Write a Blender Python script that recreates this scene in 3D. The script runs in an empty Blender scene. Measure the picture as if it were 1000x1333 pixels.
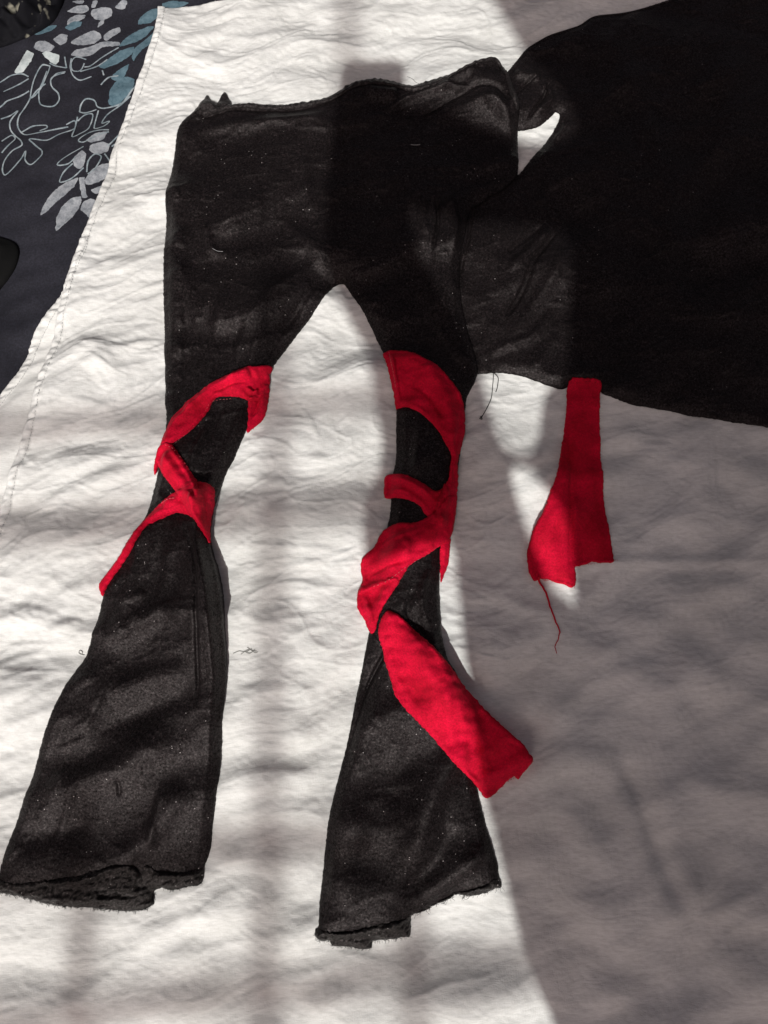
import bpy, math, random
import numpy as np
from mathutils import Vector

random.seed(7)
SC = bpy.context.scene
COL = SC.collection

# ------------------------------------------------------------------ camera
TILT = math.radians(12.0)
DIST = 0.87
F = 26.0 / 36.0 * 1333.0
CAM = np.array([0.0, -DIST * math.sin(TILT), DIST * math.cos(TILT)])
cam_d = bpy.data.cameras.new("camera")
cam_d.lens = 26.0
cam_d.sensor_width = 36.0
cam_d.clip_start = 0.02
cam_d.clip_end = 200.0
cam = bpy.data.objects.new("camera", cam_d)
COL.objects.link(cam)
cam.location = CAM
cam.rotation_euler = (TILT, 0, 0)
SC.camera = cam

# ------------------------------------------------------------------ sun and sky
ZEN = math.radians(42.0)
AZ = math.radians(13.0)            # shadows fall up the picture and a little to the right
S = np.array([-math.sin(ZEN) * math.sin(AZ), -math.sin(ZEN) * math.cos(AZ), math.cos(ZEN)])
world = bpy.data.worlds.new("World")
SC.world = world
world.use_nodes = True
wt = world.node_tree
wt.nodes.clear()
wo = wt.nodes.new("ShaderNodeOutputWorld")
wb = wt.nodes.new("ShaderNodeBackground")
sky = wt.nodes.new("ShaderNodeTexSky")
sky.sky_type = 'NISHITA'
sky.sun_disc = False
sky.sun_elevation = math.radians(48.0)
sky.sun_rotation = math.radians(193.0)
sky.dust_density = 6.0
sky.ozone_density = 0.3
sky.air_density = 0.6
wb.inputs['Strength'].default_value = 0.056
tint = wt.nodes.new("ShaderNodeMix"); tint.data_type = 'RGBA'; tint.blend_type = 'MULTIPLY'
tint.inputs[0].default_value = 1.0; tint.inputs[7].default_value = (1.17, 1.0, .985, 1)
hs = wt.nodes.new("ShaderNodeHueSaturation"); hs.inputs['Saturation'].default_value = .45
wt.links.new(sky.outputs[0], hs.inputs['Color']); wt.links.new(hs.outputs[0], tint.inputs[6]); wt.links.new(tint.outputs[2], wb.inputs[0])
wt.links.new(wb.outputs[0], wo.inputs[0])
sun_d = bpy.data.lights.new("sun", 'SUN')
sun_d.energy = 3.75
sun_d.angle = math.radians(0.7)
sun_d.color = (1.0, 0.99, 0.955)
sun = bpy.data.objects.new("sun", sun_d)
COL.objects.link(sun)
sun.location = tuple(S * 6)
sun.rotation_euler = Vector(tuple(-S)).to_track_quat('-Z', 'Y').to_euler()
SC.view_settings.view_transform = 'Standard'
SC.view_settings.look = 'None'
SC.view_settings.exposure = 0.0
SC.view_settings.gamma = 1.0

# ------------------------------------------------------------------ photo point -> place on the bed
def P(px, py, z=0.0):
    px = np.asarray(px, float); py = np.asarray(py, float)
    x = (px - 500.0) / F
    y = (666.5 - py) / F
    yy = y * math.cos(TILT) + math.sin(TILT)
    zz = y * math.sin(TILT) - math.cos(TILT)
    t = (z - CAM[2]) / zz
    return CAM[0] + x * t, CAM[1] + yy * t
def PP(pts, z=0.013):
    a = np.array(pts, float)
    x, y = P(a[:, 0], a[:, 1], z)
    return np.stack([x, y], 1)
PXM = DIST / F                                           # metres per photo pixel near the middle

# ------------------------------------------------------------------ raster tools
class Grid:
    def __init__(s, x0, y0, x1, y1, dx):
        s.dx = dx; s.x0 = x0; s.y0 = y0
        s.nx = int(math.ceil((x1 - x0) / dx)) + 1
        s.ny = int(math.ceil((y1 - y0) / dx)) + 1
        s.X, s.Y = np.meshgrid(x0 + np.arange(s.nx) * dx, y0 + np.arange(s.ny) * dx)
    def win(s, xa, ya, xb, yb):
        i0 = max(0, int(math.floor((xa - s.x0) / s.dx))); i1 = min(s.nx, int(math.ceil((xb - s.x0) / s.dx)) + 1)
        j0 = max(0, int(math.floor((ya - s.y0) / s.dx))); j1 = min(s.ny, int(math.ceil((yb - s.y0) / s.dx)) + 1)
        return i0, i1, j0, j1
def bil(g, A, X, Y):
    fx = np.clip((X - g.x0) / g.dx, 0, g.nx - 1.001); fy = np.clip((Y - g.y0) / g.dx, 0, g.ny - 1.001)
    i = fx.astype(int); j = fy.astype(int); fx = fx - i; fy = fy - j
    return (A[j, i] * (1 - fx) + A[j, i + 1] * fx) * (1 - fy) + (A[j + 1, i] * (1 - fx) + A[j + 1, i + 1] * fx) * fy
def segdist(g, pts, R, closed=True):
    D = np.full((g.ny, g.nx), R); CX = g.X.copy(); CY = g.Y.copy(); T = np.zeros_like(D)
    n = len(pts); L = 0.0
    m = n if closed else n - 1
    lens = [math.hypot(*(pts[(k + 1) % n] - pts[k])) for k in range(m)]
    tot = sum(lens) + 1e-9
    for k in range(m):
        a = pts[k]; b = pts[(k + 1) % n]
        i0, i1, j0, j1 = g.win(min(a[0], b[0]) - R, min(a[1], b[1]) - R, max(a[0], b[0]) + R, max(a[1], b[1]) + R)
        if i1 > i0 and j1 > j0:
            x = g.X[j0:j1, i0:i1]; y = g.Y[j0:j1, i0:i1]
            dx, dy = b - a; l2 = dx * dx + dy * dy + 1e-14
            t = np.clip(((x - a[0]) * dx + (y - a[1]) * dy) / l2, 0, 1)
            qx = a[0] + t * dx; qy = a[1] + t * dy
            d = np.hypot(x - qx, y - qy)
            w = D[j0:j1, i0:i1]; mk = d < w
            w[mk] = d[mk]
            CX[j0:j1, i0:i1][mk] = qx[mk]; CY[j0:j1, i0:i1][mk] = qy[mk]
            T[j0:j1, i0:i1][mk] = ((L + t * lens[k]) / tot)[mk]
        L += lens[k]
    return D, CX, CY, T
def inside(g, pts):
    M = np.zeros((g.ny, g.nx), bool); n = len(pts)
    ys = g.y0 + np.arange(g.ny) * g.dx; xs = g.x0 + np.arange(g.nx) * g.dx
    for k in range(n):
        a = pts[k]; b = pts[(k + 1) % n]
        lo, hi = min(a[1], b[1]), max(a[1], b[1])
        rows = np.where((ys >= lo) & (ys < hi))[0]
        if len(rows) == 0: continue
        xc = a[0] + (ys[rows] - a[1]) / (b[1] - a[1]) * (b[0] - a[0])
        M[rows] ^= xs[None, :] < xc[:, None]
    return M
def smooth(pts, n=4, closed=True, ten=.5):
    p = np.array(pts, float); N = len(p); out = []
    m = N if closed else N - 1
    for i in range(m):
        if closed: p0, p1, p2, p3 = p[i - 1], p[i], p[(i + 1) % N], p[(i + 2) % N]
        else: p0, p1, p2, p3 = p[max(i - 1, 0)], p[i], p[i + 1], p[min(i + 2, N - 1)]
        d1 = max(np.linalg.norm(p2 - p1), 1e-9)
        m1 = (p2 - p0); m2 = (p3 - p1)                # tangents held to the local spacing: no overshoot at corners
        m1 = m1 / max(np.linalg.norm(m1), 1e-9) * min(np.linalg.norm(m1) * ten, d1 * 1.8 * ten)
        m2 = m2 / max(np.linalg.norm(m2), 1e-9) * min(np.linalg.norm(m2) * ten, d1 * 1.8 * ten)
        for k in range(n):
            t = k / n
            out.append((2*t**3-3*t*t+1)*p1 + (t**3-2*t*t+t)*m1 + (-2*t**3+3*t*t)*p2 + (t**3-t*t)*m2)
    if not closed: out.append(p[-1])
    return np.array(out)
def rough(pts, amp, seed=0, step=0.0012, closed=True):
    """cut-edge unevenness: resample the outline and push it in and out a little"""
    r = np.random.RandomState(seed); out = []
    n = len(pts)
    for k in range(n if closed else n - 1):
        a = pts[k]; b = pts[(k + 1) % n]; L = np.linalg.norm(b - a); c = max(1, int(L / step))
        for q in range(c): out.append(a + (b - a) * q / c)
    out = np.array(out); nz = r.randn(len(out))
    nz = (nz + np.roll(nz, 1)) / 1.4
    t = np.roll(out, -1, 0) - np.roll(out, 1, 0); t /= np.linalg.norm(t, axis=1)[:, None] + 1e-9
    return out + np.stack([t[:, 1], -t[:, 0]], 1) * nz[:, None] * amp
def blur(A, r):
    for _ in range(2):
        for ax in (0, 1):
            B = np.concatenate([np.repeat(np.take(A, [0], ax), r + 1, ax), A, np.repeat(np.take(A, [-1], ax), r, ax)], ax)
            c = np.cumsum(B, ax); n = A.shape[ax]
            A = (np.take(c, range(2 * r + 1, 2 * r + 1 + n), ax) - np.take(c, range(0, n), ax)) / (2 * r + 1)
    return A
_tiles = {}
def tile(seed):
    if seed not in _tiles:
        r = np.random.RandomState(seed); N = 512
        w = np.fft.fft2(r.randn(N, N)); k = np.fft.fftfreq(N)
        kk = np.hypot(k[:, None], k[None, :]); f0 = 1 / 16.0
        w *= np.exp(-((kk - f0 * .8) / (f0 * .42)) ** 2)
        a = np.real(np.fft.ifft2(w)); _tiles[seed] = a / a.std()
    return _tiles[seed]
def nz(X, Y, lx, ly, ang=0.0, seed=1):
    """smooth noise of unit spread, wavelength about lx by ly metres, turned by ang degrees"""
    A = tile(seed); a = math.radians(ang)
    u = (X * math.cos(a) + Y * math.sin(a)) / lx * 16 + 5000; v = (-X * math.sin(a) + Y * math.cos(a)) / ly * 16 + 5000
    i = np.floor(u).astype(int); j = np.floor(v).astype(int); fu = u - i; fv = v - j
    fu = fu * fu * (3 - 2 * fu); fv = fv * fv * (3 - 2 * fv)
    i0 = i % 512; i1 = (i + 1) % 512; j0 = j % 512; j1 = (j + 1) % 512
    return (A[j0, i0] * (1 - fu) + A[j0, i1] * fu) * (1 - fv) + (A[j1, i0] * (1 - fu) + A[j1, i1] * fu) * fv
def sstep(x):
    x = np.clip(x, 0, 1); return x * x * (3 - 2 * x)
def strokes(g, lst, z=0.013):
    """ridges (+) and valleys (-) laid along lines: (points in the photo, half width px, height mm)"""
    H = np.zeros((g.ny, g.nx))
    for pts, sg, amp in lst:
        q = smooth(PP(pts, z), 5, False); s = sg * PXM
        D, _, _, T = segdist(g, q, 3 * s, False)
        tp = sstep(np.minimum(T, 1 - T) / .22) * .85 + .15
        H += amp * .001 * np.exp(-(D / s) ** 2) * tp * (D < 3 * s)
    return H
def blobs(X, Y, lst, z=0.013):
    H = np.zeros_like(X)
    for px, py, rx, ry, amp in lst:
        x, y = P(px, py, z)
        H += amp * .001 * np.exp(-((X - x) / (rx * PXM)) ** 2 - ((Y - y) / (ry * PXM)) ** 2)
    return H

# ------------------------------------------------------------------ object helpers
def tag(o, label=None, cat=None, group=None, kind=None):
    if label: o['label'] = label
    if cat: o['category'] = cat
    if group: o['group'] = group
    if kind: o['kind'] = kind
    return o
def link_mesh(name, V, Fq, mat, parent=None, sm=True, tris=None):
    me = bpy.data.meshes.new(name)
    V = np.asarray(V, np.float32); Fq = np.asarray(Fq, np.int32)
    me.vertices.add(len(V)); me.vertices.foreach_set('co', V.ravel())
    k = Fq.shape[1]
    me.loops.add(Fq.size); me.loops.foreach_set('vertex_index', Fq.ravel())
    me.polygons.add(len(Fq)); me.polygons.foreach_set('loop_start', np.arange(0, Fq.size, k, dtype=np.int32))
    me.polygons.foreach_set('loop_total', np.full(len(Fq), k, np.int32))
    me.polygons.foreach_set('use_smooth', np.full(len(Fq), sm, bool))
    me.update(calc_edges=True); me.validate()
    me.materials.append(mat)
    o = bpy.data.objects.new(name, me); COL.objects.link(o)
    if parent: o.parent = parent
    return o
def empty(name, xy, z=0.0):
    o = bpy.data.objects.new(name, None); o.empty_display_size = .03
    COL.objects.link(o); o.location = (xy[0], xy[1], z)
    return o
def reparent(o, root):
    o.parent = root; o.matrix_parent_inverse = __import__('mathutils').Matrix.Translation(-Vector(root.location))
    return o

# global height of whatever is uppermost on the bed
G = Grid(-.86, -.86, .86, .96, .002)
Z = np.zeros((G.ny, G.nx))

def lay(name, outline, mat, height, parent=None, dx=.00125, edge_r=.004, thick=.0015, update=True, drape=3, holes=(), lift=.0006, wall=.0006, keep=None, raise_=None):
    """lay a piece of cloth with a real outline on whatever lies below it.
    height(g, d) gives how far it stands off what it covers, d the distance in from its edge."""
    global Z
    def field(g, R):
        D, CX, CY, _ = segdist(g, outline, R)
        M = inside(g, outline)
        for h in holes:
            d2, cx2, cy2, _ = segdist(g, h, R)
            mk = d2 < D; D = np.where(mk, d2, D); CX = np.where(mk, cx2, CX); CY = np.where(mk, cy2, CY)
            M &= ~inside(g, h)
        return np.where(M, D, -D), CX, CY, M
    Zb = np.maximum(Z, blur(Z, drape)) if drape else Z
    lo = outline.min(0) - .006; hi = outline.max(0) + .006
    g = Grid(lo[0], lo[1], hi[0], hi[1], dx)
    d, CX, CY, M = field(g, .06)
    cell = (d[:-1, :-1] + d[1:, :-1] + d[:-1, 1:] + d[1:, 1:]) > 0
    if keep is not None: cell &= keep(g)[:-1, :-1]
    cnt = np.zeros((g.ny, g.nx), int)
    for a in (0, 1):
        for b in (0, 1): cnt[a:g.ny - 1 + a, b:g.nx - 1 + b] += cell
    used = cnt > 0; rim = used & (cnt < 4)
    X = np.where(rim & (np.abs(d) < .01), CX, g.X); Y = np.where(rim & (np.abs(d) < .01), CY, g.Y)
    dd = np.where(rim, 0, np.maximum(d, 0))
    base = bil(G, Zb, X, Y)
    prof = np.sqrt(np.clip(1 - (1 - np.clip(dd / edge_r, 0, 1)) ** 2, 0, 1))
    hh = height(g, dd); fl = -(thick * prof * .75); q = .0006
    hh = np.where(hh > fl, hh, fl) + q * np.exp(-np.abs(hh - fl) / q) * .5     # never sinks into what lies below
    top = base + lift + wall + prof * thick + hh
    if raise_: top = top + blobs(X, Y, raise_)
    idx = -np.ones((g.ny, g.nx), int); idx[used] = np.arange(used.sum())
    V = np.stack([X[used], Y[used], top[used]], 1)
    jj, ii = np.where(cell)
    Q = np.stack([idx[jj, ii], idx[jj, ii + 1], idx[jj + 1, ii + 1], idx[jj + 1, ii]], 1)
    # rim wall down to the surface below, and a turned-in hem underneath
    E = np.concatenate([Q[:, [0, 1]], Q[:, [1, 2]], Q[:, [2, 3]], Q[:, [3, 0]]])
    key = np.sort(E, 1); key = key[:, 0].astype(np.int64) * (len(V) + 1) + key[:, 1]
    u, inv, c = np.unique(key, return_inverse=True, return_counts=True)
    be = E[c[inv] == 1]
    rv = np.unique(be); mp = -np.ones(len(V), int); mp[rv] = np.arange(len(rv)) + len(V)
    low = V[rv].copy(); bz = base[used][rv]; low[:, 2] = np.minimum(low[:, 2] - wall, bz + lift * .4)
    V2 = np.concatenate([V, low])
    W = np.stack([be[:, 1], be[:, 0], mp[be[:, 0]], mp[be[:, 1]]], 1)
    o = link_mesh(name, V2, np.concatenate([Q, W]), mat, None)
    if parent: reparent(o, parent)
    if update:
        i0, i1, j0, j1 = G.win(lo[0], lo[1], hi[0], hi[1])
        gg = Grid(G.x0 + i0 * G.dx, G.y0 + j0 * G.dx, G.x0 + (i1 - 1) * G.dx, G.y0 + (j1 - 1) * G.dx, G.dx)
        gg.nx = i1 - i0; gg.ny = j1 - j0
        gg.X = G.X[j0:j1, i0:i1]; gg.Y = G.Y[j0:j1, i0:i1]
        t = bil(g, np.where(used, top, -1), gg.X, gg.Y)
        d2 = bil(g, d, gg.X, gg.Y)
        Zw = Z[j0:j1, i0:i1]; mk = (d2 > .0004) & (t > Zw)
        Zw[mk] = t[mk]
    return o
def zat(x, y, off=.0004):
    return float(bil(G, Z, np.array([x]), np.array([y]))[0]) + off
def tube_verts(path, r, sides=5, taper=False):
    V = []; Q = []; n = len(path)
    for k, p in enumerate(path):
        a = path[max(k - 1, 0)]; b = path[min(k + 1, n - 1)]
        t = Vector(b) - Vector(a); t.normalize() if t.length > 0 else None
        s = t.cross(Vector((0, 0, 1)));
        if s.length < 1e-6: s = Vector((1, 0, 0))
        s.normalize(); w = s.cross(t)
        rr = r * (1 - .75 * k / (n - 1)) if taper else r
        for q in range(sides):
            an = 2 * math.pi * q / sides
            V.append(tuple(Vector(p) + s * math.cos(an) * rr + w * math.sin(an) * rr))
    for k in range(n - 1):
        for q in range(sides):
            Q.append((k * sides + q, k * sides + (q + 1) % sides, (k + 1) * sides + (q + 1) % sides, (k + 1) * sides + q))
    return V, Q
def join_tubes(name, paths, r, mat, parent=None, sides=4, taper=False):
    V = []; Q = []
    for i, p in enumerate(paths):
        v, q = tube_verts(p, r if not isinstance(r, list) else r[i], sides, taper); n = len(V)
        V += v; Q += [tuple(a + n for a in f) for f in q]
    o = link_mesh(name, V, Q, mat)
    if parent: reparent(o, parent)
    return o
def thread_path(px, n=5, off=.0006, wob=0.0):
    q = smooth(PP(px), n, False)
    return [(x + random.uniform(-wob, wob), y + random.uniform(-wob, wob), zat(x, y, off)) for x, y in q]

# ------------------------------------------------------------------ materials
def mat(name, build):
    m = bpy.data.materials.new(name); m.use_nodes = True
    nt = m.node_tree; b = nt.nodes['Principled BSDF']
    tc = nt.nodes.new('ShaderNodeTexCoord')
    build(nt, b, tc.outputs['Object'])
    return m
def noise(nt, vec, scale, detail=4, rough_=.6, stretch=None, dist=0.0):
    if stretch:
        mp = nt.nodes.new('ShaderNodeMapping'); mp.inputs['Scale'].default_value = stretch
        nt.links.new(vec, mp.inputs[0]); vec = mp.outputs[0]
    n = nt.nodes.new('ShaderNodeTexNoise'); n.inputs['Scale'].default_value = scale
    n.inputs['Detail'].default_value = detail; n.inputs['Roughness'].default_value = rough_
    n.inputs['Distortion'].default_value = dist
    nt.links.new(vec, n.inputs['Vector']); return n.outputs['Fac']
def ramp(nt, fac, stops):
    r = nt.nodes.new('ShaderNodeValToRGB'); e = r.color_ramp.elements
    e[0].position, e[0].color = stops[0][0], (*stops[0][1], 1)
    e[1].position, e[1].color = stops[-1][0], (*stops[-1][1], 1)
    for p, c in stops[1:-1]:
        x = e.new(p); x.color = (*c, 1)
    nt.links.new(fac, r.inputs[0]); return r.outputs[0]
def mixc(nt, fac, a, b, mode='MIX'):
    m = nt.nodes.new('ShaderNodeMix'); m.data_type = 'RGBA'; m.blend_type = mode
    for sock, v in ((m.inputs['Factor'], fac), (m.inputs['A'], a), (m.inputs['B'], b)):
        pass
    s = [i for i in m.inputs if i.enabled]
    for sock, v in zip((m.inputs[0], m.inputs[6], m.inputs[7]), (fac, a, b)):
        if isinstance(v, (int, float)): sock.default_value = v
        elif isinstance(v, tuple): sock.default_value = (*v, 1)
        else: nt.links.new(v, sock)
    return m.outputs[2]
def bump(nt, h, strength, dist, normal=None):
    b = nt.nodes.new('ShaderNodeBump'); b.inputs['Strength'].default_value = strength; b.inputs['Distance'].default_value = dist
    nt.links.new(h, b.inputs['Height'])
    if normal: nt.links.new(normal, b.inputs['Normal'])
    return b.outputs[0]
def math_(nt, op, a, b=0.0, clamp=False):
    m = nt.nodes.new('ShaderNodeMath'); m.operation = op; m.use_clamp = clamp
    for s, v in zip(m.inputs, (a, b)):
        if isinstance(v, (int, float)): s.default_value = v
        else: nt.links.new(v, s)
    return m.outputs[0]

def b_sheet(nt, b, v):
    c = ramp(nt, noise(nt, v, 5, 5, .6), [(.3, (.58, .58, .555)), (.7, (.73, .735, .715))])
    c2 = ramp(nt, noise(nt, v, 260, 3, .7, (.35, 1.6, 1)), [(.30, (.84, .84, .83)), (.6, (1, 1, 1))])
    col = mixc(nt, 1.0, c, c2, 'MULTIPLY')
    nt.links.new(col, b.inputs['Base Color'])
    b.inputs['Roughness'].default_value = .88; b.inputs['Specular IOR Level'].default_value = .15
    h1 = noise(nt, v, 26, 7, .66, (1, 2.2, 1), 2.2)
    n1 = bump(nt, h1, .28, .002)
    h2 = noise(nt, v, 420, 3, .7, (.45, 1.8, 1))
    h3 = noise(nt, v, 420, 3, .7, (1.8, .45, 1))
    n2 = bump(nt, math_(nt, 'ADD', h2, h3), .6, .0004, n1)
    nt.links.new(n2, b.inputs['Normal'])
M_sheet = mat('white_cotton', b_sheet)

def b_black(base, speck, sheen, tint=(1, .9, .9)):
    def f(nt, b, v):
        c = ramp(nt, noise(nt, v, 14, 5, .65), [(.3, tuple(base * .7 * t for t in tint)), (.7, tuple(base * 1.4 * t for t in tint))])
        # felt grain: pale fibre ends scattered over the nap
        g = ramp(nt, noise(nt, v, 520, 3, .9), [(.48, (0, 0, 0)), (.62, (.011, .008, .0085)), (.76, (.11, .085, .085))])
        c = mixc(nt, 1.0, c, g, 'ADD')
        vo = nt.nodes.new('ShaderNodeTexVoronoi'); vo.inputs['Scale'].default_value = 230
        nt.links.new(v, vo.inputs['Vector'])
        near = math_(nt, 'LESS_THAN', vo.outputs['Distance'], .11)
        sep = nt.nodes.new('ShaderNodeSeparateColor'); nt.links.new(vo.outputs['Color'], sep.inputs[0])
        rare = math_(nt, 'GREATER_THAN', sep.outputs[0], 1 - speck)
        pat = math_(nt, 'GREATER_THAN', noise(nt, v, 16, 4, .7), .53)
        f1 = math_(nt, 'MULTIPLY', math_(nt, 'MULTIPLY', near, rare), pat)
        c = mixc(nt, f1, c, (.42, .39, .38))
        nt.links.new(c, b.inputs['Base Color'])
        sp = ramp(nt, noise(nt, v, 430, 4, .85), [(.36, (.01, .01, .01)), (.56, (.24, .24, .24)), (.76, (1, 1, 1))])
        nt.links.new(sp, b.inputs['Specular IOR Level'])
        b.inputs['Roughness'].default_value = .45
        b.inputs['Specular Tint'].default_value = (1, .90, .89, 1)
        b.inputs['Sheen Weight'].default_value = sheen; b.inputs['Sheen Roughness'].default_value = .5
        b.inputs['Sheen Tint'].default_value = (.8, .74, .74, 1)
        n1 = bump(nt, noise(nt, v, 30, 2, .4), .06, .0012)
        n2 = bump(nt, noise(nt, v, 480, 4, .85), .8, .0007, n1)
        nt.links.new(n2, b.inputs['Normal'])
    return f
M_leg = mat('black_felted_knit', b_black(.0034, .2, .003, (1, .80, .80)))
M_top = mat('black_brushed_knit', b_black(.0040, .06, .004, (1, .78, .78)))
M_hem = mat('black_frayed_knit', b_black(.009, .5, .03, (1, .98, .88)))
M_trim = mat('black_elastic', b_black(.009, .05, .02))

def b_red(nt, b, v):
    c = ramp(nt, noise(nt, v, 22, 5, .65), [(.3, (.42, .001, .014)), (.72, (.80, .003, .038))])
    c2 = ramp(nt, noise(nt, v, 420, 4, .85), [(.32, (.55, .55, .55)), (.66, (1.1, 1.25, 1.25))])
    nt.links.new(mixc(nt, 1.0, c, c2, 'MULTIPLY'), b.inputs['Base Color'])
    b.inputs['Roughness'].default_value = .8; b.inputs['Specular IOR Level'].default_value = .12
    b.inputs['Sheen Weight'].default_value = .10; b.inputs['Sheen Roughness'].default_value = .4
    b.inputs['Sheen Tint'].default_value = (1, .25, .3, 1)
    n1 = bump(nt, noise(nt, v, 55, 4, .6), .3, .0015)
    nt.links.new(bump(nt, noise(nt, v, 430, 4, .8), .7, .0007, n1), b.inputs['Normal'])
M_red = mat('red_fleece', b_red)
def flat(col, r=.8):
    def f(nt, b, v):
        c = ramp(nt, noise(nt, v, 300, 3, .7), [(.3, tuple(x * .8 for x in col)), (.7, col)])
        nt.links.new(c, b.inputs['Base Color']); b.inputs['Roughness'].default_value = r
        b.inputs['Specular IOR Level'].default_value = .2
        nt.links.new(bump(nt, noise(nt, v, 500, 2, .7), .4, .0003), b.inputs['Normal'])
    return f
M_stitch_grey = mat('grey_stitching', flat((.22, .22, .23)))
M_stitch_pink = mat('pale_pink_stitching', flat((.80, .22, .24)))
M_thread_black = mat('black_thread', flat((.012, .012, .012)))
M_thread_red = mat('red_thread', flat((.55, .004, .022)))
M_lint = mat('grey_lint', flat((.30, .30, .28)))
M_pale = mat('pale_lint', flat((.3, .3, .3)))

def b_spread(nt, b, v):
    c = ramp(nt, noise(nt, v, 10, 5, .6), [(.3, (.011, .011, .015)), (.7, (.026, .026, .034))])
    c2 = ramp(nt, noise(nt, v, 420, 3, .75), [(.4, (.7, .7, .7)), (.7, (1.25, 1.25, 1.3))])
    nt.links.new(mixc(nt, 1.0, c, c2, 'MULTIPLY'), b.inputs['Base Color'])
    b.inputs['Roughness'].default_value = .85; b.inputs['Specular IOR Level'].default_value = .15
    n1 = bump(nt, noise(nt, v, 28, 5, .6, (1, 1.6, 1)), .4, .002)
    nt.links.new(bump(nt, noise(nt, v, 600, 3, .7), .4, .0004, n1), b.inputs['Normal'])
M_spread = mat('navy_printed_cotton', b_spread)
def b_print(lo, hi):
    def f(nt, b, v):
        c = ramp(nt, noise(nt, v, 120, 5, .75), [(.35, lo), (.62, hi)])
        nt.links.new(c, b.inputs['Base Color']); b.inputs['Roughness'].default_value = .85
        b.inputs['Specular IOR Level'].default_value = .12
        nt.links.new(bump(nt, noise(nt, v, 600, 3, .7), .4, .0004), b.inputs['Normal'])
    return f
M_pgrey = mat('grey_print', b_print((.15, .165, .185), (.32, .335, .355)))
M_pline = mat('pale_line_print', b_print((.12, .16, .18), (.30, .34, .36)))
M_pteal = mat('teal_print', b_print((.055, .10, .125), (.11, .175, .21)))
M_pwhite = mat('white_print', b_print((.33, .38, .38), (.48, .52, .52)))
M_mattress = mat('mattress_cloth', flat((.5, .5, .48)))
M_coat = mat('pink_bounce_coat', flat((.46, .27, .30)))  # mid pink, picked so light bounced off it tints the shaded sheet
M_phone = mat('phone_shell', flat((.03, .03, .035), .35))
M_bar = mat('grey_painted_bar', flat((.3, .3, .3), .5))

# ------------------------------------------------------------------ what stands between the sun and the bed (all behind the camera)
US = np.array([math.cos(AZ), -math.sin(AZ), 0.0]); US /= np.linalg.norm(US)
VS = np.cross(S, US)
def to_uv(pts, z=.014):
    q = PP(pts, z); p3 = np.concatenate([q, np.full((len(q), 1), z)], 1)
    return np.stack([p3 @ US, p3 @ VS], 1)
def puffed(name, uv, D, T, r, mat_, holes=(), dx=.006):
    lo = uv.min(0) - .02; hi = uv.max(0) + .02
    g = Grid(lo[0], lo[1], hi[0], hi[1], dx)
    D0, CX, CY, _ = segdist(g, uv, r * 1.2); M = inside(g, uv)
    for h in holes:
        d2, cx, cy, _ = segdist(g, h, r * 1.2); mk = d2 < D0
        D0 = np.where(mk, d2, D0); CX = np.where(mk, cx, CX); CY = np.where(mk, cy, CY); M &= ~inside(g, h)
    d = np.where(M, D0, -D0)
    cell = (d[:-1, :-1] + d[1:, :-1] + d[:-1, 1:] + d[1:, 1:]) > 0
    cnt = np.zeros((g.ny, g.nx), int)
    for a in (0, 1):
        for b in (0, 1): cnt[a:g.ny - 1 + a, b:g.nx - 1 + b] += cell
    used = cnt > 0; rim = used & (cnt < 4)
    X = np.where(rim, CX, g.X)[used]; Y = np.where(rim, CY, g.Y)[used]
    dd = np.where(rim, 0, np.maximum(d, 0))[used]
    h = T * np.sqrt(np.clip(1 - (1 - np.clip(dd / r, 0, 1)) ** 2, 0, 1))
    idx = -np.ones((g.ny, g.nx), int); idx[used] = np.arange(used.sum()); n = int(used.sum())
    base = X[:, None] * US + Y[:, None] * VS + D * S
    V = np.concatenate([base + h[:, None] * S, base - h[:, None] * S - 1e-5 * S])
    jj, ii = np.where(cell)
    Q = np.stack([idx[jj, ii], idx[jj, ii + 1], idx[jj + 1, ii + 1], idx[jj + 1, ii]], 1)
    E = np.concatenate([Q[:, [0, 1]], Q[:, [1, 2]], Q[:, [2, 3]], Q[:, [3, 0]]])
    key = np.sort(E, 1); key = key[:, 0].astype(np.int64) * (n + 1) + key[:, 1]
    u, inv, c = np.unique(key, return_inverse=True, return_counts=True)
    be = E[c[inv] == 1]
    W = np.stack([be[:, 0], be[:, 1], be[:, 1] + n, be[:, 0] + n], 1)
    return link_mesh(name, V, np.concatenate([Q, Q[:, ::-1] + n, W]), mat_)
body_px = [(440,190),(437,168),(446,150),(470,140),(505,138),(530,134),(545,138),(575,134),(600,145),(632,162),(664,178),(690,186),(712,186),(735,182),(748,168),
    (742,140),(718,106),(684,72),(665,42),(640,0),(610,-60),(600,-160),(700,-260),(950,-280),(1200,-200),(1330,0),(1360,500),(1300,1100),(1250,1500),(1050,1640),(850,1600),
    (765,1430),(725,1333),(698,1268),(673,1194),(654,1111),(640,1060),(630,1020),(619,930),(609,852),(598,768),(588,705),(572,688),(545,686),(512,700),(484,722),
    (476,700),(478,645),(494,608),(498,570),(491,530),(488,478),(467,436),(447,392),(434,370),(430,320),(430,250),(434,215)]
hole1_px = [(537,266),(556,272),(585,276),(605,290),(640,286),(680,292),(722,300),(740,315),(741,360),(738,430),(733,480),(712,505),(704,530),(702,560),(692,578),(676,580),(655,568),(643,541),(634,510),(626,480),(612,440),(598,405),(580,375),(560,340),(545,300)]
hole2_px = [(666,600),(690,604),(706,625),(722,638),(735,670),(741,715),(748,765),(758,800),(745,779),(720,757),(706,727),(697,706),(687,686),(676,650)]
body = puffed('person', smooth(to_uv(body_px), 5), 1.30, .09, .16, M_coat, [smooth(to_uv(hole1_px), 5), smooth(to_uv(hole2_px), 5)])
tag(body, 'unseen person in pink clothes leaning over the bed behind the camera', 'person')
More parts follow.
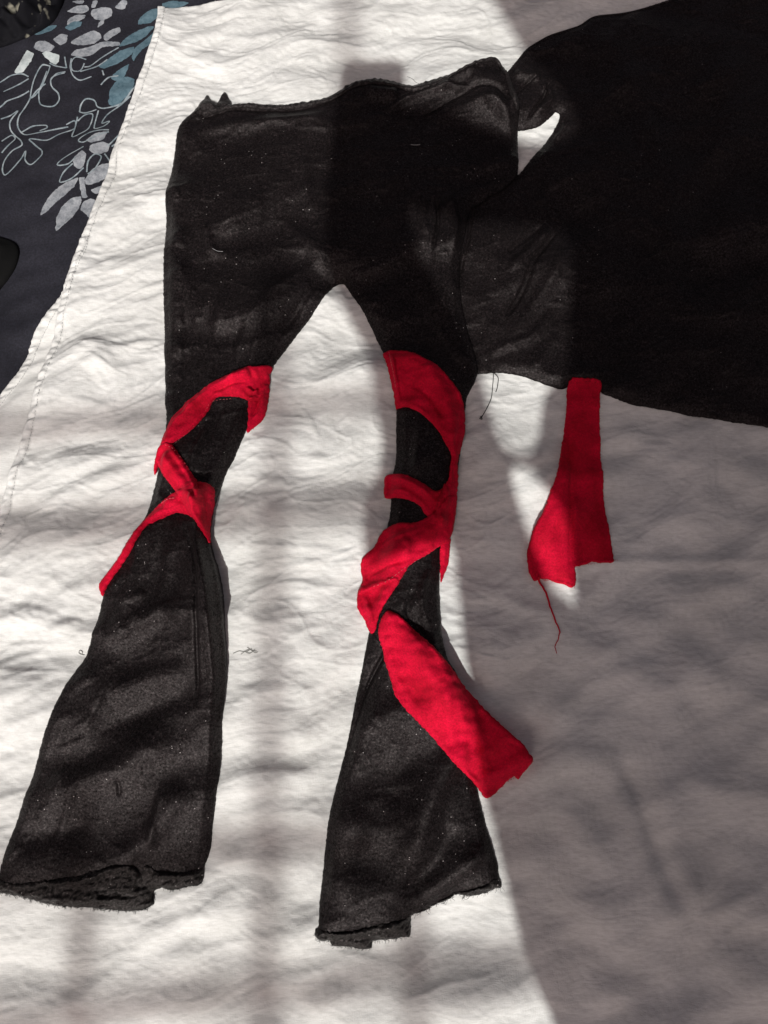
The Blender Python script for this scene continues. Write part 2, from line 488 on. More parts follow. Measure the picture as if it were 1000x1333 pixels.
phone_px = [(446,92),(449,83),(458,79),(485,78),(515,78),(524,81),(529,90),(529,130),(530,170),(531,230),(500,236),(460,236),(436,228),(437,190),(442,140)]
ph = puffed('phone', smooth(to_uv(phone_px), 4), .98, .004, .006, M_phone, dx=.004)
tag(ph, 'phone held up above the bed by the person', 'phone')
grille = empty('window_grille', (S[0] * 3.6, S[1] * 3.6), 1.2)
tag(grille, 'thin barred grille of the window that the sun comes through', 'window grille')
def gbar(a, b, r, D=3.7):
    q = to_uv([a, b]); p0, p1 = q; dv = (p1 - p0) / np.linalg.norm(p1 - p0)
    p0 = p0 - dv * .12; p1 = p1 + dv * .12
    w0 = p0[0] * US + p0[1] * VS + D * S; w1 = p1[0] * US + p1[1] * VS + D * S
    v, q = tube_verts([tuple(w0), tuple(w1)], r, 8)
    o = link_mesh('bar', v, q, M_bar); reparent(o, grille)
for a, b in (((348, 1333), (366, 480)), ((112, 1333), (116, 1180)), ((543, 1333), (540, 1190)), ((456, 90), (453, -60))):
    gbar(a, b, .0108)
for a, b in (((40, 552), (480, 515)), ((40, 678), (480, 645)), ((10, 1120), (360, 1085)), ((10, 1305), (700, 1240))):
    gbar(a, b, .0125)

# ------------------------------------------------------------------ bed: mattress, spread, sheet
def mattress():
    xs = np.linspace(-.95, .95, 39); ys = np.linspace(-.95, 1.05, 41)
    V = []; Q = []
    lv = [(-.012, 0), (-.02, .012), (-.05, .02), (-.2, .02), (-.24, .0)]
    def ring(ins, z):
        r = .06; pts = []
        for cx, cy, a0 in ((.95 - r, 1.05 - r, 0), (-.95 + r, 1.05 - r, 90), (-.95 + r, -.95 + r, 180), (.95 - r, -.95 + r, 270)):
            for k in range(9):
                a = math.radians(a0 + k * 90 / 8); pts.append((cx + (r + ins) * math.cos(a), cy + (r + ins) * math.sin(a), z))
        return pts
    n = 36
    for z, i in lv: V += ring(i, z)
    for l in range(len(lv) - 1):
        for k in range(n): Q.append((l * n + k, l * n + (k + 1) % n, (l + 1) * n + (k + 1) % n, (l + 1) * n + k))
    V.append((0, .05, -.012)); V.append((0, .05, -.24)); c = len(V) - 2
    T = [(c, k, (k + 1) % n, (k + 1) % n) for k in range(n)]
    me = bpy.data.meshes.new('mattress')
    me.from_pydata(V, [], Q + [t[:3] for t in T] + [(c + 1, (len(lv) - 1) * n + (k + 1) % n, (len(lv) - 1) * n + k) for k in range(n)]); me.update()
    for p in me.polygons: p.use_smooth = len(p.vertices) == 4
    me.materials.append(M_mattress)
    o = bpy.data.objects.new('mattress', me); COL.objects.link(o)
    tag(o, kind='structure', label='padded mattress under the bedspread and the sheet')
mattress()

EA = [(208,15.5),(207,37),(201,65),(192.5,87.5),(184,110),(172.5,140),(165,165),(156,190),(149,212),(142.5,237),(132.5,262),(122.5,287),(110,320),(98,348),(90,380),(82.6,411),(69,459),(54,509),(42,557),(27,597),(13.5,641),(1.7,681),(-16,740),(-50,850)]
EB = [(112,312),(104.6,337),(94,361),(77.5,388),(57,416),(40,442),(25,479),(7,503),(-8,522),(-60,590)]

# navy bedspread
out_sp = np.array([(-.85, -.85), (-.3, -.852), (.3, -.852), (.85, -.85), (.852, -.3), (.852, .4), (.85, .95), (.3, .952), (-.3, .952), (-.85, .95), (-.852, .4), (-.852, -.3)])
def h_spread(g, d):
    X, Y = g.X, g.Y
    w = nz(X, Y, .3, .2, 20, 3) * .02
    return .006 + .0022 * nz(X + w, Y + w, .20, .09, 25, 4) + .0009 * nz(X, Y, .06, .03, 30, 5) + .004 * blobs(X, Y, [(60, 60, 60, 60, 1000)]) 
spread = lay('bedspread', out_sp, M_spread, h_spread, dx=.0025, edge_r=.01, thick=.004, drape=0)
tag(spread, 'dark navy cotton bedspread printed with grey and teal leafy sprigs', 'bedspread')

def print_piece(name, polys, m, z_off, outline=False, w=.00095):
    V = []; Q = []
    rs = np.random.RandomState(3)
    for pl in polys:
        pl = [(a / 4.0, b / 4.0) for a, b in pl]
        if outline:
            c = smooth(PP(pl), 5, False); n = len(c)
            t = np.gradient(c, axis=0); t /= np.linalg.norm(t, axis=1)[:, None] + 1e-9
            nn = np.stack([-t[:, 1], t[:, 0]], 1)
            ww = w * (.8 + .35 * rs.rand(n)); ww = ww[:, None]
            rows = [c + nn * ww, c, c - nn * ww]
            b0 = len(V)
            for k in range(n):
                for rr in rows:
                    x, y = rr[k]; V.append((x, y, zat(x, y, z_off)))
            for k in range(n - 1):
                for q in (0, 1):
                    a = b0 + k * 3 + q; Q.append((a, a + 1, a + 4, a + 3))
        else:
            o = rough(smooth(PP(pl), 4, True, .25), .0003, len(pl))
            lo = o.min(0) - .003; hi = o.max(0) + .003
            g = Grid(lo[0], lo[1], hi[0], hi[1], .0012)
            D, CX, CY, _ = segdist(g, o, .01); M = inside(g, o); d = np.where(M, D, -D)
            cell = (d[:-1, :-1] + d[1:, :-1] + d[:-1, 1:] + d[1:, 1:]) > 0
            cnt = np.zeros((g.ny, g.nx), int)
            for a in (0, 1):
                for b in (0, 1): cnt[a:g.ny - 1 + a, b:g.nx - 1 + b] += cell
            used = cnt > 0; rim = used & (cnt < 4)
            X = np.where(rim, CX, g.X)[used]; Y = np.where(rim, CY, g.Y)[used]
            zz = bil(G, Z, X, Y) + z_off
            idx = -np.ones((g.ny, g.nx), int); idx[used] = np.arange(used.sum()) + len(V)
            V += list(map(tuple, np.stack([X, Y, zz], 1)))
            jj, ii = np.where(cell)
            Q += list(map(tuple, np.stack([idx[jj, ii], idx[jj, ii + 1], idx[jj + 1, ii + 1], idx[jj + 1, ii]], 1)))
    o = link_mesh(name, V, Q, m); reparent(o, spread)
    return o
grey = [[(205,1115),(225,1060),(270,1000),(330,950),(405,925),(385,970),(340,1015),(280,1060),(235,1100)],
 [(288,1200),(290,1130),(320,1070),(370,1030),(422,1018),(405,1080),(370,1130),(320,1175)],
 [(415,1080),(430,1045),(470,1030),(505,1050),(505,1090),(470,1135),(440,1110)],
 [(412,925),(440,925),(447,1000),(452,1022),(425,1025),(418,980)],
 [(445,960),(450,920),(490,880),(540,855),(592,852),(578,900),(530,940),(480,960)],
 [(390,870),(388,830),(430,790),(455,810),(450,850),(425,885)],
 [(470,790),(480,760),(540,740),(570,750),(560,785),(500,810)],
 [(470,985),(540,965),(570,960),(540,1000),(500,1010)],
 [(450,735),(500,700),(560,690),(540,730),(480,750)],
 [(180,255),(200,225),(240,222),(290,252),(270,275),(220,280)],
 [(282,215),(320,185),(355,190),(350,225),(320,245)],
 [(370,225),(420,185),(480,155),(520,170),(525,200),(480,225),(400,235)],
 [(370,290),(400,258),(460,240),(540,215),(620,220),(620,238),(530,245),(480,282),(420,297)],
 [(540,180),(580,150),(620,135),(625,160),(590,185),(560,210),(540,206)],
 [(350,65),(400,35),(450,28),(465,50),(430,70)],
 [(352,135),(360,100),(400,78),(445,78),(440,100),(390,125)],
 [(472,75),(480,50),(530,40),(580,45),(580,80),(530,105),(490,95)],
 [(505,145),(520,110),(545,88),(540,120)],
 [(370,5),(440,5),(430,22),(400,20)],[(600,40),(640,10),(665,12),(650,40),(620,48)],[(485,5),(510,5),(495,38),(475,38)],
 [(300,40),(240,20),(180,0),(230,-30),(300,-20)],[(700,-60),(760,-90),(820,-60),(760,-20)]]
white = [[(225,290),(255,278),(310,290),(310,320),(290,340),(260,320)],
 [(78,387),(105,350),(122,290),(145,266),(185,296),(160,345),(118,385)]]
teal = [[(715,120),(730,80),(780,45),(835,35),(830,70),(780,110)],
 [(620,245),(650,200),(700,160),(780,125),(800,130),(760,180),(700,220)],
 [(510,340),(560,310),(620,270),(700,245),(690,290),(620,330),(540,360)],
 [(565,540),(575,470),(610,420),(660,400),(700,410),(690,470),(640,520),(600,550)],
 [(700,260),(760,200),(815,150),(812,215),(740,270),(700,330),(690,300)],
 [(580,410),(620,370),(680,340),(690,320),(650,400),(600,425)],
 [(180,180),(240,140),(300,135),(270,165),(200,190)],
 [(840,10),(900,-10),(980,-5),(920,25),(850,35)],
 [(340,150),(380,120),(430,118),(420,140),(370,165)]]
lines = [[(262,345),(225,340),(195,375),(170,440),(155,500),(180,490),(220,450),(245,400),(262,345)],
 [(245,370),(230,420),(200,480),(210,540),(270,550),(305,520),(300,480),(270,450),(275,410),(340,385)],
 [(155,500),(120,560),(95,600),(85,650),(120,685),(200,680),(300,660),(350,650)],
 [(150,470),(100,500),(40,530),(5,560),(-60,590)],[(100,670),(160,640),(230,640),(240,655),(200,670)],
 [(5,620),(50,600),(90,570),(50,630),(50,670),(100,720),(110,750),(60,780),(20,830),(10,880),(25,910),(60,880),(110,820),(130,780),(130,830),(165,860),(220,810),(215,780),(170,740),(150,715),(240,720),(300,690),(380,660),(385,620),(340,640)],
 [(5,790),(40,750),(70,710),(50,690),(5,730)],[(340,300),(350,360)],
 [(375,310),(370,360),(385,400),(420,420),(480,405)],
 [(450,310),(400,300),(375,330),(380,370),(420,370),(440,330)],[(440,350),(470,345),(530,300),(620,250)],
 [(420,375),(500,350),(560,310)],
 [(410,575),(420,540),(450,515),(490,520),(505,550),(540,560),(620,540),(680,500)],[(410,575),(440,580),(500,565)],
 [(400,600),(375,710),(420,690),(460,660),(480,590),(440,590),(400,620)],
 [(510,570),(490,665),(540,660),(570,630),(530,640),(560,590),(640,530),(715,440)],
 [(570,680),(470,690),(410,730),(440,745),(520,710),(570,690)],
 [(440,770),(360,810),(300,860),(360,860),(400,830)],[(385,860),(330,900),(310,945),(370,930),(440,880)],
 [(455,900),(465,850),(500,810),(530,820),(500,880),(460,910)],[(545,800),(580,850)],[(560,760),(630,690)],[(580,760),(630,725)],
 [(150,400),(120,390),(60,400),(20,420),(-40,450)],[(150,410),(100,440),(20,480)],[(535,370),(545,400)],[(530,450),(570,410),(620,400)],
 [(270,420),(300,390),(345,380)],[(260,330),(300,350),(350,360)],[(160,500),(190,470),(240,440)]]
for q in grey: print_piece('leaf_print', [q], M_pgrey, .0004)
for q in white: tag(print_piece('leaf_print', [q], M_pwhite, .0008), 'whiter printed leaf')
for q in teal: tag(print_piece('leaf_print', [q], M_pteal, .0006), 'teal printed leaf')
for q in lines: print_piece('outline_print', [q], M_pline, .001, True)

# dark things lying on the far side of the spread
def h_lump(g, d):
    return .02 * sstep(d / .03) + .004 * nz(g.X, g.Y, .02, .015, 40, 31) * sstep(d / .008)
def b_lump(nt, b, v):
    c = ramp(nt, noise(nt, v, 60, 2, .5), [(.0, (.003, .003, .004)), (.60, (.006, .006, .008)), (.70, (.25, .24, .19))])
    nt.links.new(c, b.inputs['Base Color']); b.inputs['Roughness'].default_value = .8; b.inputs['Specular IOR Level'].default_value = .1
M_lump = mat('dark_spotted_cloth', b_lump)
o = lay('spotted_cloth', smooth(PP([(-160,-120),(-60,-160),(30,-130),(82,-60),(84,-10),(76,22),(56,40),(30,52),(-20,62),(-90,70),(-170,20)]), 5), M_lump, h_lump, edge_r=.008, thick=.006)  # right edge carried over a deep gap: near-black cloth stands in for its shade
tag(o, 'dark crumpled cloth with pale spots, widened to stand in for a shaded gap, in the far corner of the bedspread', 'cloth')
o = lay('black_cloth', smooth(PP([(-90,320),(-30,306),(6,310),(20,316),(24,328),(20,345),(8,364),(0,372),(-20,395),(-70,420),(-110,380)]), 5), mat('plain_black_cloth', flat((.003, .003, .003), .9)),
        lambda g, d: .012 * sstep(d / .02), edge_r=.006, thick=.004)
tag(o, 'corner of a plain black cloth at the left edge on the bedspread', 'cloth')

# the white sheet: lower turned-under layer, then the upper layer with its stitched hem
sheet = empty('bed_sheet', (0.05, 0.05), 0)
tag(sheet, 'rumpled white cotton sheet with a narrow stitched hem spread under the black clothes', 'sheet')
EBw = smooth(PP(EB), 4, False)
under_px = EB + [(-90,1180),(30,1110),(110,980),(190,800),(232,600),(246,400),(240,262),(190,262),(140,275)]
def hemfield(g, edge, w_px):
    D, _, _, T = segdist(g, edge, .03, False)
    return D, T, np.exp(-((D - w_px * PXM) / .0011) ** 2)
def pucker(g, D, w_px, seed):
    k = np.exp(-((D - w_px * .55 * PXM) / (w_px * .5 * PXM)) ** 2)
    return k * (.00085 * nz(g.X, g.Y, .02, .0075, 15, seed) + .0003 * nz(g.X, g.Y, .012, .005, 30, seed + 1))
def h_under(g, d):
    D, T, gr = hemfield(g, EBw, 11)
    return -.0006 * sstep((PXM*60 - D) / (PXM*-50)) + .0004 + .0009 * (D < 11 * PXM) + pucker(g, D, 11, 41) - .0007 * gr + .0007 * nz(g.X, g.Y, .05, .016, 25, 43) * sstep(D / .01)
under = lay('turned_under_edge', rough(smooth(PP(under_px), 4), .0002, 5), M_sheet, h_under, sheet, dx=.0014, edge_r=.002, thick=.0008, drape=1)
EAw = smooth(PP(EA), 4, False)
sheet_px = EA + [(-120,1000),(-150,1400),(-110,1620)]
sh = list(smooth(PP(sheet_px), 4, False))
far = [(-.60, -.80), (.0, -.82), (.55, -.83), (.80, -.80), (.83, -.2), (.82, .4), (.80, .80), (.55, .86), (.2, .80)]
topedge = list(PP([(520,-8),(400,1),(300,7),(217,14)]))
sheet_out = np.array([tuple(p) for p in sh] + far + [tuple(p) for p in topedge])
sheet_out[:, 0] = np.clip(sheet_out[:, 0], -.84, .84); sheet_out[:, 1] = np.clip(sheet_out[:, 1], -.84, .94)
crease0 = [  # (photo points, half width px, height mm)
 ([(225,68),(280,56),(340,60),(400,45),(440,50)], 7, 1.6), ([(235,105),(300,92),(345,78),(380,70)], 5, 1.5), ([(300,128),(345,100),(380,84),(430,90)], 4, 1.3),
 ([(212,30),(300,28),(380,20),(480,25),(600,15)], 8, 1.3), ([(530,48),(580,42),(640,45)], 5, 1.2), ([(535,85),(600,72),(650,80)], 6, 1.4),([(540,20),(600,28),(640,20)], 5, .9),
 ([(180,192),(205,188),(230,182)], 5, 1.4), ([(168,205),(195,208),(232,200)], 4, 1.5), ([(160,238),(190,240),(222,232)], 4, 1.2),
 ([(150,268),(175,262),(200,268),(222,264)], 5, 1.9), ([(140,300),(170,292),(220,300)], 5, 1.1), ([(128,340),(150,330),(180,312),(220,305)], 4, 1.5),
 ([(110,378),(140,366),(170,350),(190,340)], 4, 1.2), ([(115,400),(160,398),(218,396)], 4, .9), ([(100,440),(120,452),(160,458),(218,445)], 3, 1.7),
 ([(85,490),(130,478),(180,490),(215,480)], 5, 1.0), ([(75,520),(120,528),(170,545)], 4, 1.1), ([(60,580),(120,570),(200,560)], 6, 1.0),
 ([(30,668),(90,650),(140,630),(195,610)], 9, 2.0), ([(20,720),(80,712),(150,690)], 8, 1.2), ([(80,735),(100,730),(130,728)], 3, 1.1),([(20,790),(70,800),(120,795)], 7, 1.3),
 ([(60,850),(90,870),(120,868)], 5, 1.2), ([(0,905),(40,900),(70,880)], 7, 1.6), ([(0,990),(20,985),(45,975)], 8, 1.5), ([(0,830),(40,838),(90,835)], 8, 1.0),
 ([(380,498),(420,505),(470,500)], 6, 1.2), ([(305,590),(340,600),(400,598),(440,605)], 4, 1.3), ([(310,622),(380,632),(430,622),(490,610)], 7, 2.0),
 ([(310,668),(345,655),(370,645)], 3, .9), ([(308,712),(380,714),(460,722)], 2.6, 1.5), ([(308,738),(350,742),(400,735),(455,740)], 4, 1.1),
 ([(310,770),(350,765),(400,762),(450,770)], 8, 1.6), ([(318,800),(345,812),(380,806),(420,798)], 4, 1.6), ([(330,845),(360,842),(400,820),(440,815)], 5, 1.1),
 ([(305,905),(360,898),(420,905)], 9, 1.8), ([(300,958),(350,965),(420,955)], 9, 1.3), ([(295,1010),(350,1000),(410,1010)], 8, 1.5),
 ([(290,1060),(340,1050),(410,1058)], 10, 1.4), ([(280,1110),(340,1122),(410,1118)], 11, 2.2), ([(220,1195),(300,1185),(400,1160)], 12, 1.8),
 ([(20,1235),(90,1245),(180,1235),(260,1240)], 12, 2.0), ([(240,1240),(300,1226),(350,1214),(400,1210)], 3, 1.0), ([(545,1290),(590,1272),(640,1265)], 3, 1.3),
 ([(560,1215),(620,1200),(660,1212)], 12, 2.0), ([(20,1290),(100,1300),(200,1290),(320,1296)], 14, 2.0), ([(380,1300),(480,1290),(600,1310)], 13, 1.8),
 ([(390,1260),(450,1250),(530,1262)], 8, 1.2),
 ([(700,745),(780,735),(880,732),(1000,735)], 9, 2.6), ([(790,680),(860,700),(990,700)], 14, -1.5), ([(800,968),(830,1040),(850,1100),(885,1190)], 12, -3.4),
 ([(850,985),(870,1080),(905,1180)], 14, 1.8), ([(890,1195),(930,1180),(990,1150)], 9, 1.4), ([(590,785),(640,775),(690,795),(740,800)], 12, 2.2),
 ([(760,830),(850,880),(950,870)], 28, 2.4), ([(700,900),(760,960),(860,960)], 24, 1.8), ([(660,1100),(740,1120),(800,1100)], 22, 1.6), ([(880,1010),(950,1030),(1000,1020)], 12, 1.6),
 ([(640,600),(680,620),(700,590)], 9, 1.4), ([(780,560),(860,590),(960,640)], 20, 2.0), ([(600,900),(660,960),(700,1020)], 16, 1.2)]
crease = [(p, max(w, 5.0), a * (1.9 if p[0][0] > 560 and p[0][1] > 560 else 1.15)) for p, w, a in crease0]
_r = random.Random(23)
for _k in range(110):                                              # small sharp creases, each its own
    x0, y0 = _r.uniform(20, 640), _r.uniform(10, 1300)
    a = math.radians(_r.gauss(8, 22)); L = _r.uniform(18, 75); c = _r.uniform(-.7, .7); p = []
    for q in range(5):
        p.append((x0 + L * q / 4 * math.cos(a + c * q / 4), y0 - L * q / 4 * math.sin(a + c * q / 4)))
    crease.append((p, _r.uniform(2.6, 4.0), _r.choice((1, 1, -1)) * _r.uniform(.25, .7) * (.6 if y0 > 900 else 1)))
def pxmap(X, Y):
    """where a bed point falls in the photo, for shaping the cloth only"""
    dz = .013 - CAM[2]; yv = Y - CAM[1]
    yc = yv * math.cos(TILT) + dz * math.sin(TILT); zc = -yv * math.sin(TILT) + dz * math.cos(TILT)
    return 500 + F * X / -zc, 666.5 - F * yc / -zc
def h_sheet(g, d):
    X, Y = g.X, g.Y
    D, T, gr = hemfield(g, EAw, 10)
    px, py = pxmap(X, Y)
    right = sstep((px - 600) / 120) * sstep((py - 480) / 80)        # the calmer, softly dented part
    low = sstep((py - 820) / 200)
    wx = .010 * nz(X, Y, .16, .12, 0, 11); wy = .008 * nz(X, Y, .14, .10, 30, 12)
    Xw, Yw = X + wx, Y + wy
    soft = .0021 * nz(Xw, Yw, .24, .075, 4, 13) + .0008 * nz(Xw, Yw, .12, .045, -4, 14)
    rid = 1 - np.abs(nz(Xw, Yw, .15, .040, 8, 15)); rid = np.clip(rid, 0, 1) ** 7
    rid2 = np.clip(1 - np.abs(nz(Xw * 1.02 + .3, Yw, .085, .022, 16, 16)), 0, 1) ** 6
    fine = .00028 * nz(Xw, Yw, .03, .012, 10, 17) + .00014 * nz(X, Y, .016, .007, -20, 18)
    dent = .0026 * nz(X + wx * 2, Y + wy * 2, .13, .11, 40, 19) + .0008 * nz(X, Y, .05, .05, 0, 20)
    m = .0012 * rid * (1 - .5 * low) + .0006 * rid2 * (1 - .6 * low) + fine * (1 - .3 * low)
    h = soft * (1 - .35 * right) + m * (1 - .45 * right) + dent * right
    env = sstep(D / .012) * .8 + .2
    return .010 + h * env + strokes(g, crease) * (.35 + .65 * env) + .0015 * (D < 10 * PXM) * (D > 0) + pucker(g, D, 10, 44) - .0008 * gr
top_sheet = lay('upper_layer', sheet_out, M_sheet, h_sheet, sheet, dx=.0016, edge_r=.002, thick=.0008, drape=1)
def stitches(edge_px, off, m, name, parent, L=.0024, gap=.0012, r=.0002, z=.0002):
    q = smooth(PP(edge_px), 8, False)
    t = np.gradient(q, axis=0); t /= np.linalg.norm(t, axis=1)[:, None]
    q = q + np.stack([-t[:, 1], t[:, 0]], 1) * off * PXM
    seg = np.linalg.norm(np.diff(q, axis=0), axis=1); cum = np.concatenate([[0], np.cumsum(seg)])
    paths = []; s = 0
    while s + L < cum[-1]:
        pp = []
        for f in (0, .5, 1):
            x = np.interp(s + f * L, cum, q[:, 0]); y = np.interp(s + f * L, cum, q[:, 1])
            pp.append((x, y, zat(x, y, z if f == .5 else -.0001)))
        paths.append(pp); s += L + gap
    return tag(join_tubes(name, paths, r, m, parent), kind='stuff')
stitches(EA, 9.5, M_stitch_grey, 'hem_stitching', sheet)
stitches(EB, 10.5, M_stitch_grey, 'turned_edge_stitching', sheet)

# ------------------------------------------------------------------ black top at the right
top_px = [(600,120),(640,118),(656,107),(670,90),(685,72.5),(710,57.5),(735,50),(750,45),(770,32),(810,25),(850,12.5),(885,2),(930,-16),(1000,-40),(1080,-50),(1150,0),(1190,150),(1200,400),(1180,560),(1100,590),
 (1000,562),(975,556),(935,552),(900,545),(850,535),(820,532),(795,525),(780,518),(768,505),(740,506),(730,510),(715,507),(695,500),(670,492),(645,489),(625,491),(590,480),(560,420),(560,300),(600,262),(640,250),
 (671.5,235),(690,213),(704,198),(715,183),(723,170),(726,159),(720,156),(715,161),(705,169),(695,174),(672,177),(640,176)]
top_folds = [([(612,284),(608,320),(600,350),(596,372)], 2.5, -2.2),
 ([(705,298),(688,312),(668,328),(655,342)], 3, -3.2), ([(724,306),(705,330),(690,352),(678,385),(660,415),(655,428)], 3.4, -4.2),
 ([(715,302),(695,325),(672,348),(656,366)], 7, 3.4), ([(650,300),(640,350),(648,400)], 10, 2), ([(735,330),(715,370),(690,410),(660,450)], 9, 3.0),
 ([(720,410),(690,445),(655,458),(630,470)], 6, 2.6), ([(725,440),(705,470),(690,490)], 8, 2), ([(640,420),(628,460),(630,482)], 7, 2),
 ([(700,125),(712,140),(705,155),(690,166)], 6, 4.5), ([(712,118),(704,140),(690,160),(684,168)], 1.8, -4.5), ([(700,112),(682,122),(668,138)], 2, -3),
 ([(665,108),(682,112),(702,118)], 8, 4), ([(735,168),(728,182),(718,192)], 4, 2.5),
 ([(760,45),(800,90),(850,200),(870,400)], 20, 3), ([(940,20),(930,200),(950,400),(940,540)], 25, 3.5), ([(1000,100),(990,300),(1010,500)], 18, 2.5)]
def h_top(g, d):
    X, Y = g.X, g.Y
    e = sstep(d / .012)
    return .003 * e + 1.7 * strokes(g, top_folds) * (.3 + .7 * e) + e * (.0012 * nz(X, Y, .14, .05, 62, 51) + .0003 * nz(X, Y, .07, .022, 58, 52))
tp = lay('black_blouse', rough(smooth(PP(top_px), 4), .00022, 9), M_top, h_top, dx=.0014, edge_r=.004, thick=.002, drape=4)
tag(tp, 'black brushed knit top with a strap lying at the right, partly under the leggings', 'top')
def edge_roll(name, px, r, m, parent, off=0.0):
    q = smooth(PP(px), 6, False)
    pth = [(x, y, zat(x, y, off)) for x, y in q]
    a = np.array(pth); a[:, 2] = np.convolve(np.pad(a[:, 2], 2, 'edge'), np.ones(5) / 5, 'valid')
    return join_tubes(name, [list(map(tuple, a))], r, m, parent, sides=8)
edge_roll('neck_binding', [(662,104),(671,91),(686,74),(711,59),(735,52),(751,47),(771,34),(811,27),(851,15),(886,5)], .0013, M_trim, tp)

# ------------------------------------------------------------------ red strip hanging from under the top
strip_px = [(738,501),(757,499),(776,503),(776.5,524),(779,582),(783,641),(787,680),(790,702),(793,733),(784,735),(774,735),(767,733),(755,738),(745,740),(747,752),(746,763),(741,766),(730,762),(720,759),(711,755),(701,755),(694,757),(689,750),(686.6,742),(685,720),(688,706),(692,693.5),(698,680),(705.6,667),(712,647),(719,626),(724,607),(727.5,588),(731,570),(733,553),(736,527)]
def h_strip(g, d):
    e = sstep(d / .01)
    return (strokes(g, [([(738,560),(738,640),(739,700),(739,762)], 3, -2.2), ([(741,640),(746,700),(747,738)], 5, 1.8), ([(715,660),(712,700),(722,745)], 12, 4.0),
        ([(700,700),(698,740)], 6, -1.5), ([(752,510),(756,600),(765,720)], 12, 1.0)]) + .0010 * nz(g.X, g.Y, .05, .03, 70, 61)) * (.4 + .6 * e) + .002 * sstep(d / .015)
strip = lay('red_strip', rough(smooth(PP(strip_px), 4), .0003, 11), M_red, h_strip, dx=.001, edge_r=.0022, thick=.0018, drape=3, raise_=[(700, 690, 25, 60, 9), (724, 600, 15, 60, 5)])
tag(strip, 'short wide red fleece strip hanging from under the hem of the black top', 'fabric strip')
strokes_r = join_tubes('loose_thread', [thread_path([(699,752),(701,758),(708.5,772.5),(713,790),(719,808),(724.6,822),(723,831),(719,843),(721,851)], 4, .0012, .0004)], .0013, M_thread_red, strip, 6, True)
fr = []
for k in range(70):
    a, b = random.choice([((693,756),(720,759)), ((720,759),(743,766)), ((746,740),(774,735)), ((774,735),(793,733)), ((685,720),(692,754)), ((700,756),(712,757))])
    t = random.random(); x, y = P(a[0] + (b[0] - a[0]) * t, a[1] + (b[1] - a[1]) * t)
    an = random.uniform(-2.4, -.7) if a[0] != 685 else random.uniform(2.6, 3.6); L = random.uniform(.001, .0032)
    fr.append([(x, y, zat(x, y, .001)), (x + L * .5 * math.cos(an), y + L * .5 * math.sin(an), zat(x, y, .0012)), (x + L * math.cos(an + .4), y + L * math.sin(an + .4), zat(x, y, .0006))])
tag(join_tubes('frayed_edge', fr, .00018, M_thread_red, strip, 3), kind='stuff')

# ------------------------------------------------------------------ leggings
leggings = empty('leggings', P(445, 500), 0)
tag(leggings, 'black flared leggings spread flat on the white sheet with raw frayed hems', 'leggings')
leg_px = [(268,140),(286,150),(305,148),(350,147),(400,144),(430,139),(450,129),(465,122),(480,118),(500,117),(515,119),(532,124),(548,122),(575,113),(600,105),(625,98),(640,95),(650,98.5),(656,106),(661,120),(666,138),(670,155),(671.5,175),
 (672,205),(671.5,235),(655,254),(630,272),(612,285),(604,315),(598,345),(596.5,375),(600,405),(608,440),(617,472),(620.5,490),(614,507),(606,524),(603,560),(597,600),(592,640),(586,680),(573,713),(572,740),(571,767),(572,809),(575,836),(581,859),
 (594,880),(606,915),(613,960),(619,1020),(624.6,1045),(632,1075),(640,1100),(645,1120),(648,1138),(651,1150),(642,1152),(630.7,1157.4),(610,1161.5),(593,1159.5),(578.5,1168),(561,1176),(552.4,1182.7),(535,1188),(534.5,1204),(533.5,1217.5),(523.4,1218),
 (506,1220),(484,1221),(483.4,1231),(469.8,1232),(455,1227.6),(433.5,1224.7),(430.6,1217.5),(419,1216.6),(412.6,1208),(417,1199),(417,1174),(421.5,1132),(425.6,1091),(432,1049.5),(442,1008),(452.6,966.6),(463,913),(473,863),(481.6,821.5),
 (489,790),(495,745),(502,700),(508,670),(510,630),(515.5,600),(515.5,560),(515.5,536),(510,500),(500,466),(494,452),(485,434),(470,407),(457,387),(449,375),(441,374),(434,378),(425,391),(410,412),(390,439),(372,462),(358,482),(346,510),
 (332,545),(318,576),(308,600),(298,620),(290,640),(282,668),(278,700),(282,724),(288,744),(296,790),(298,836),(298.5,880),(294,940),(290,992),(286,1032),(279,1075),(276,1104),(268,1128),(268,1140),(264,1147),(248,1150),(228,1155),(212,1152),(204,1158),
 (203,1172),(192,1179),(168,1182),(132,1178),(88,1174),(60,1168),(32,1160),(4,1156),(1,1148),(8,1136),(18,1100),(30,1064),(44,1020),(60,972),(76,932),(94,892),(116,856),(128,828),(136,800),(142,776),(164,728),(182,696),(196,672),(204,645),(210,624),
 (216,595),(222,558),(220,520),(218,480),(217,420),(218,340),(220,280),(226,230),(232,200),(238,176),(250,160)]
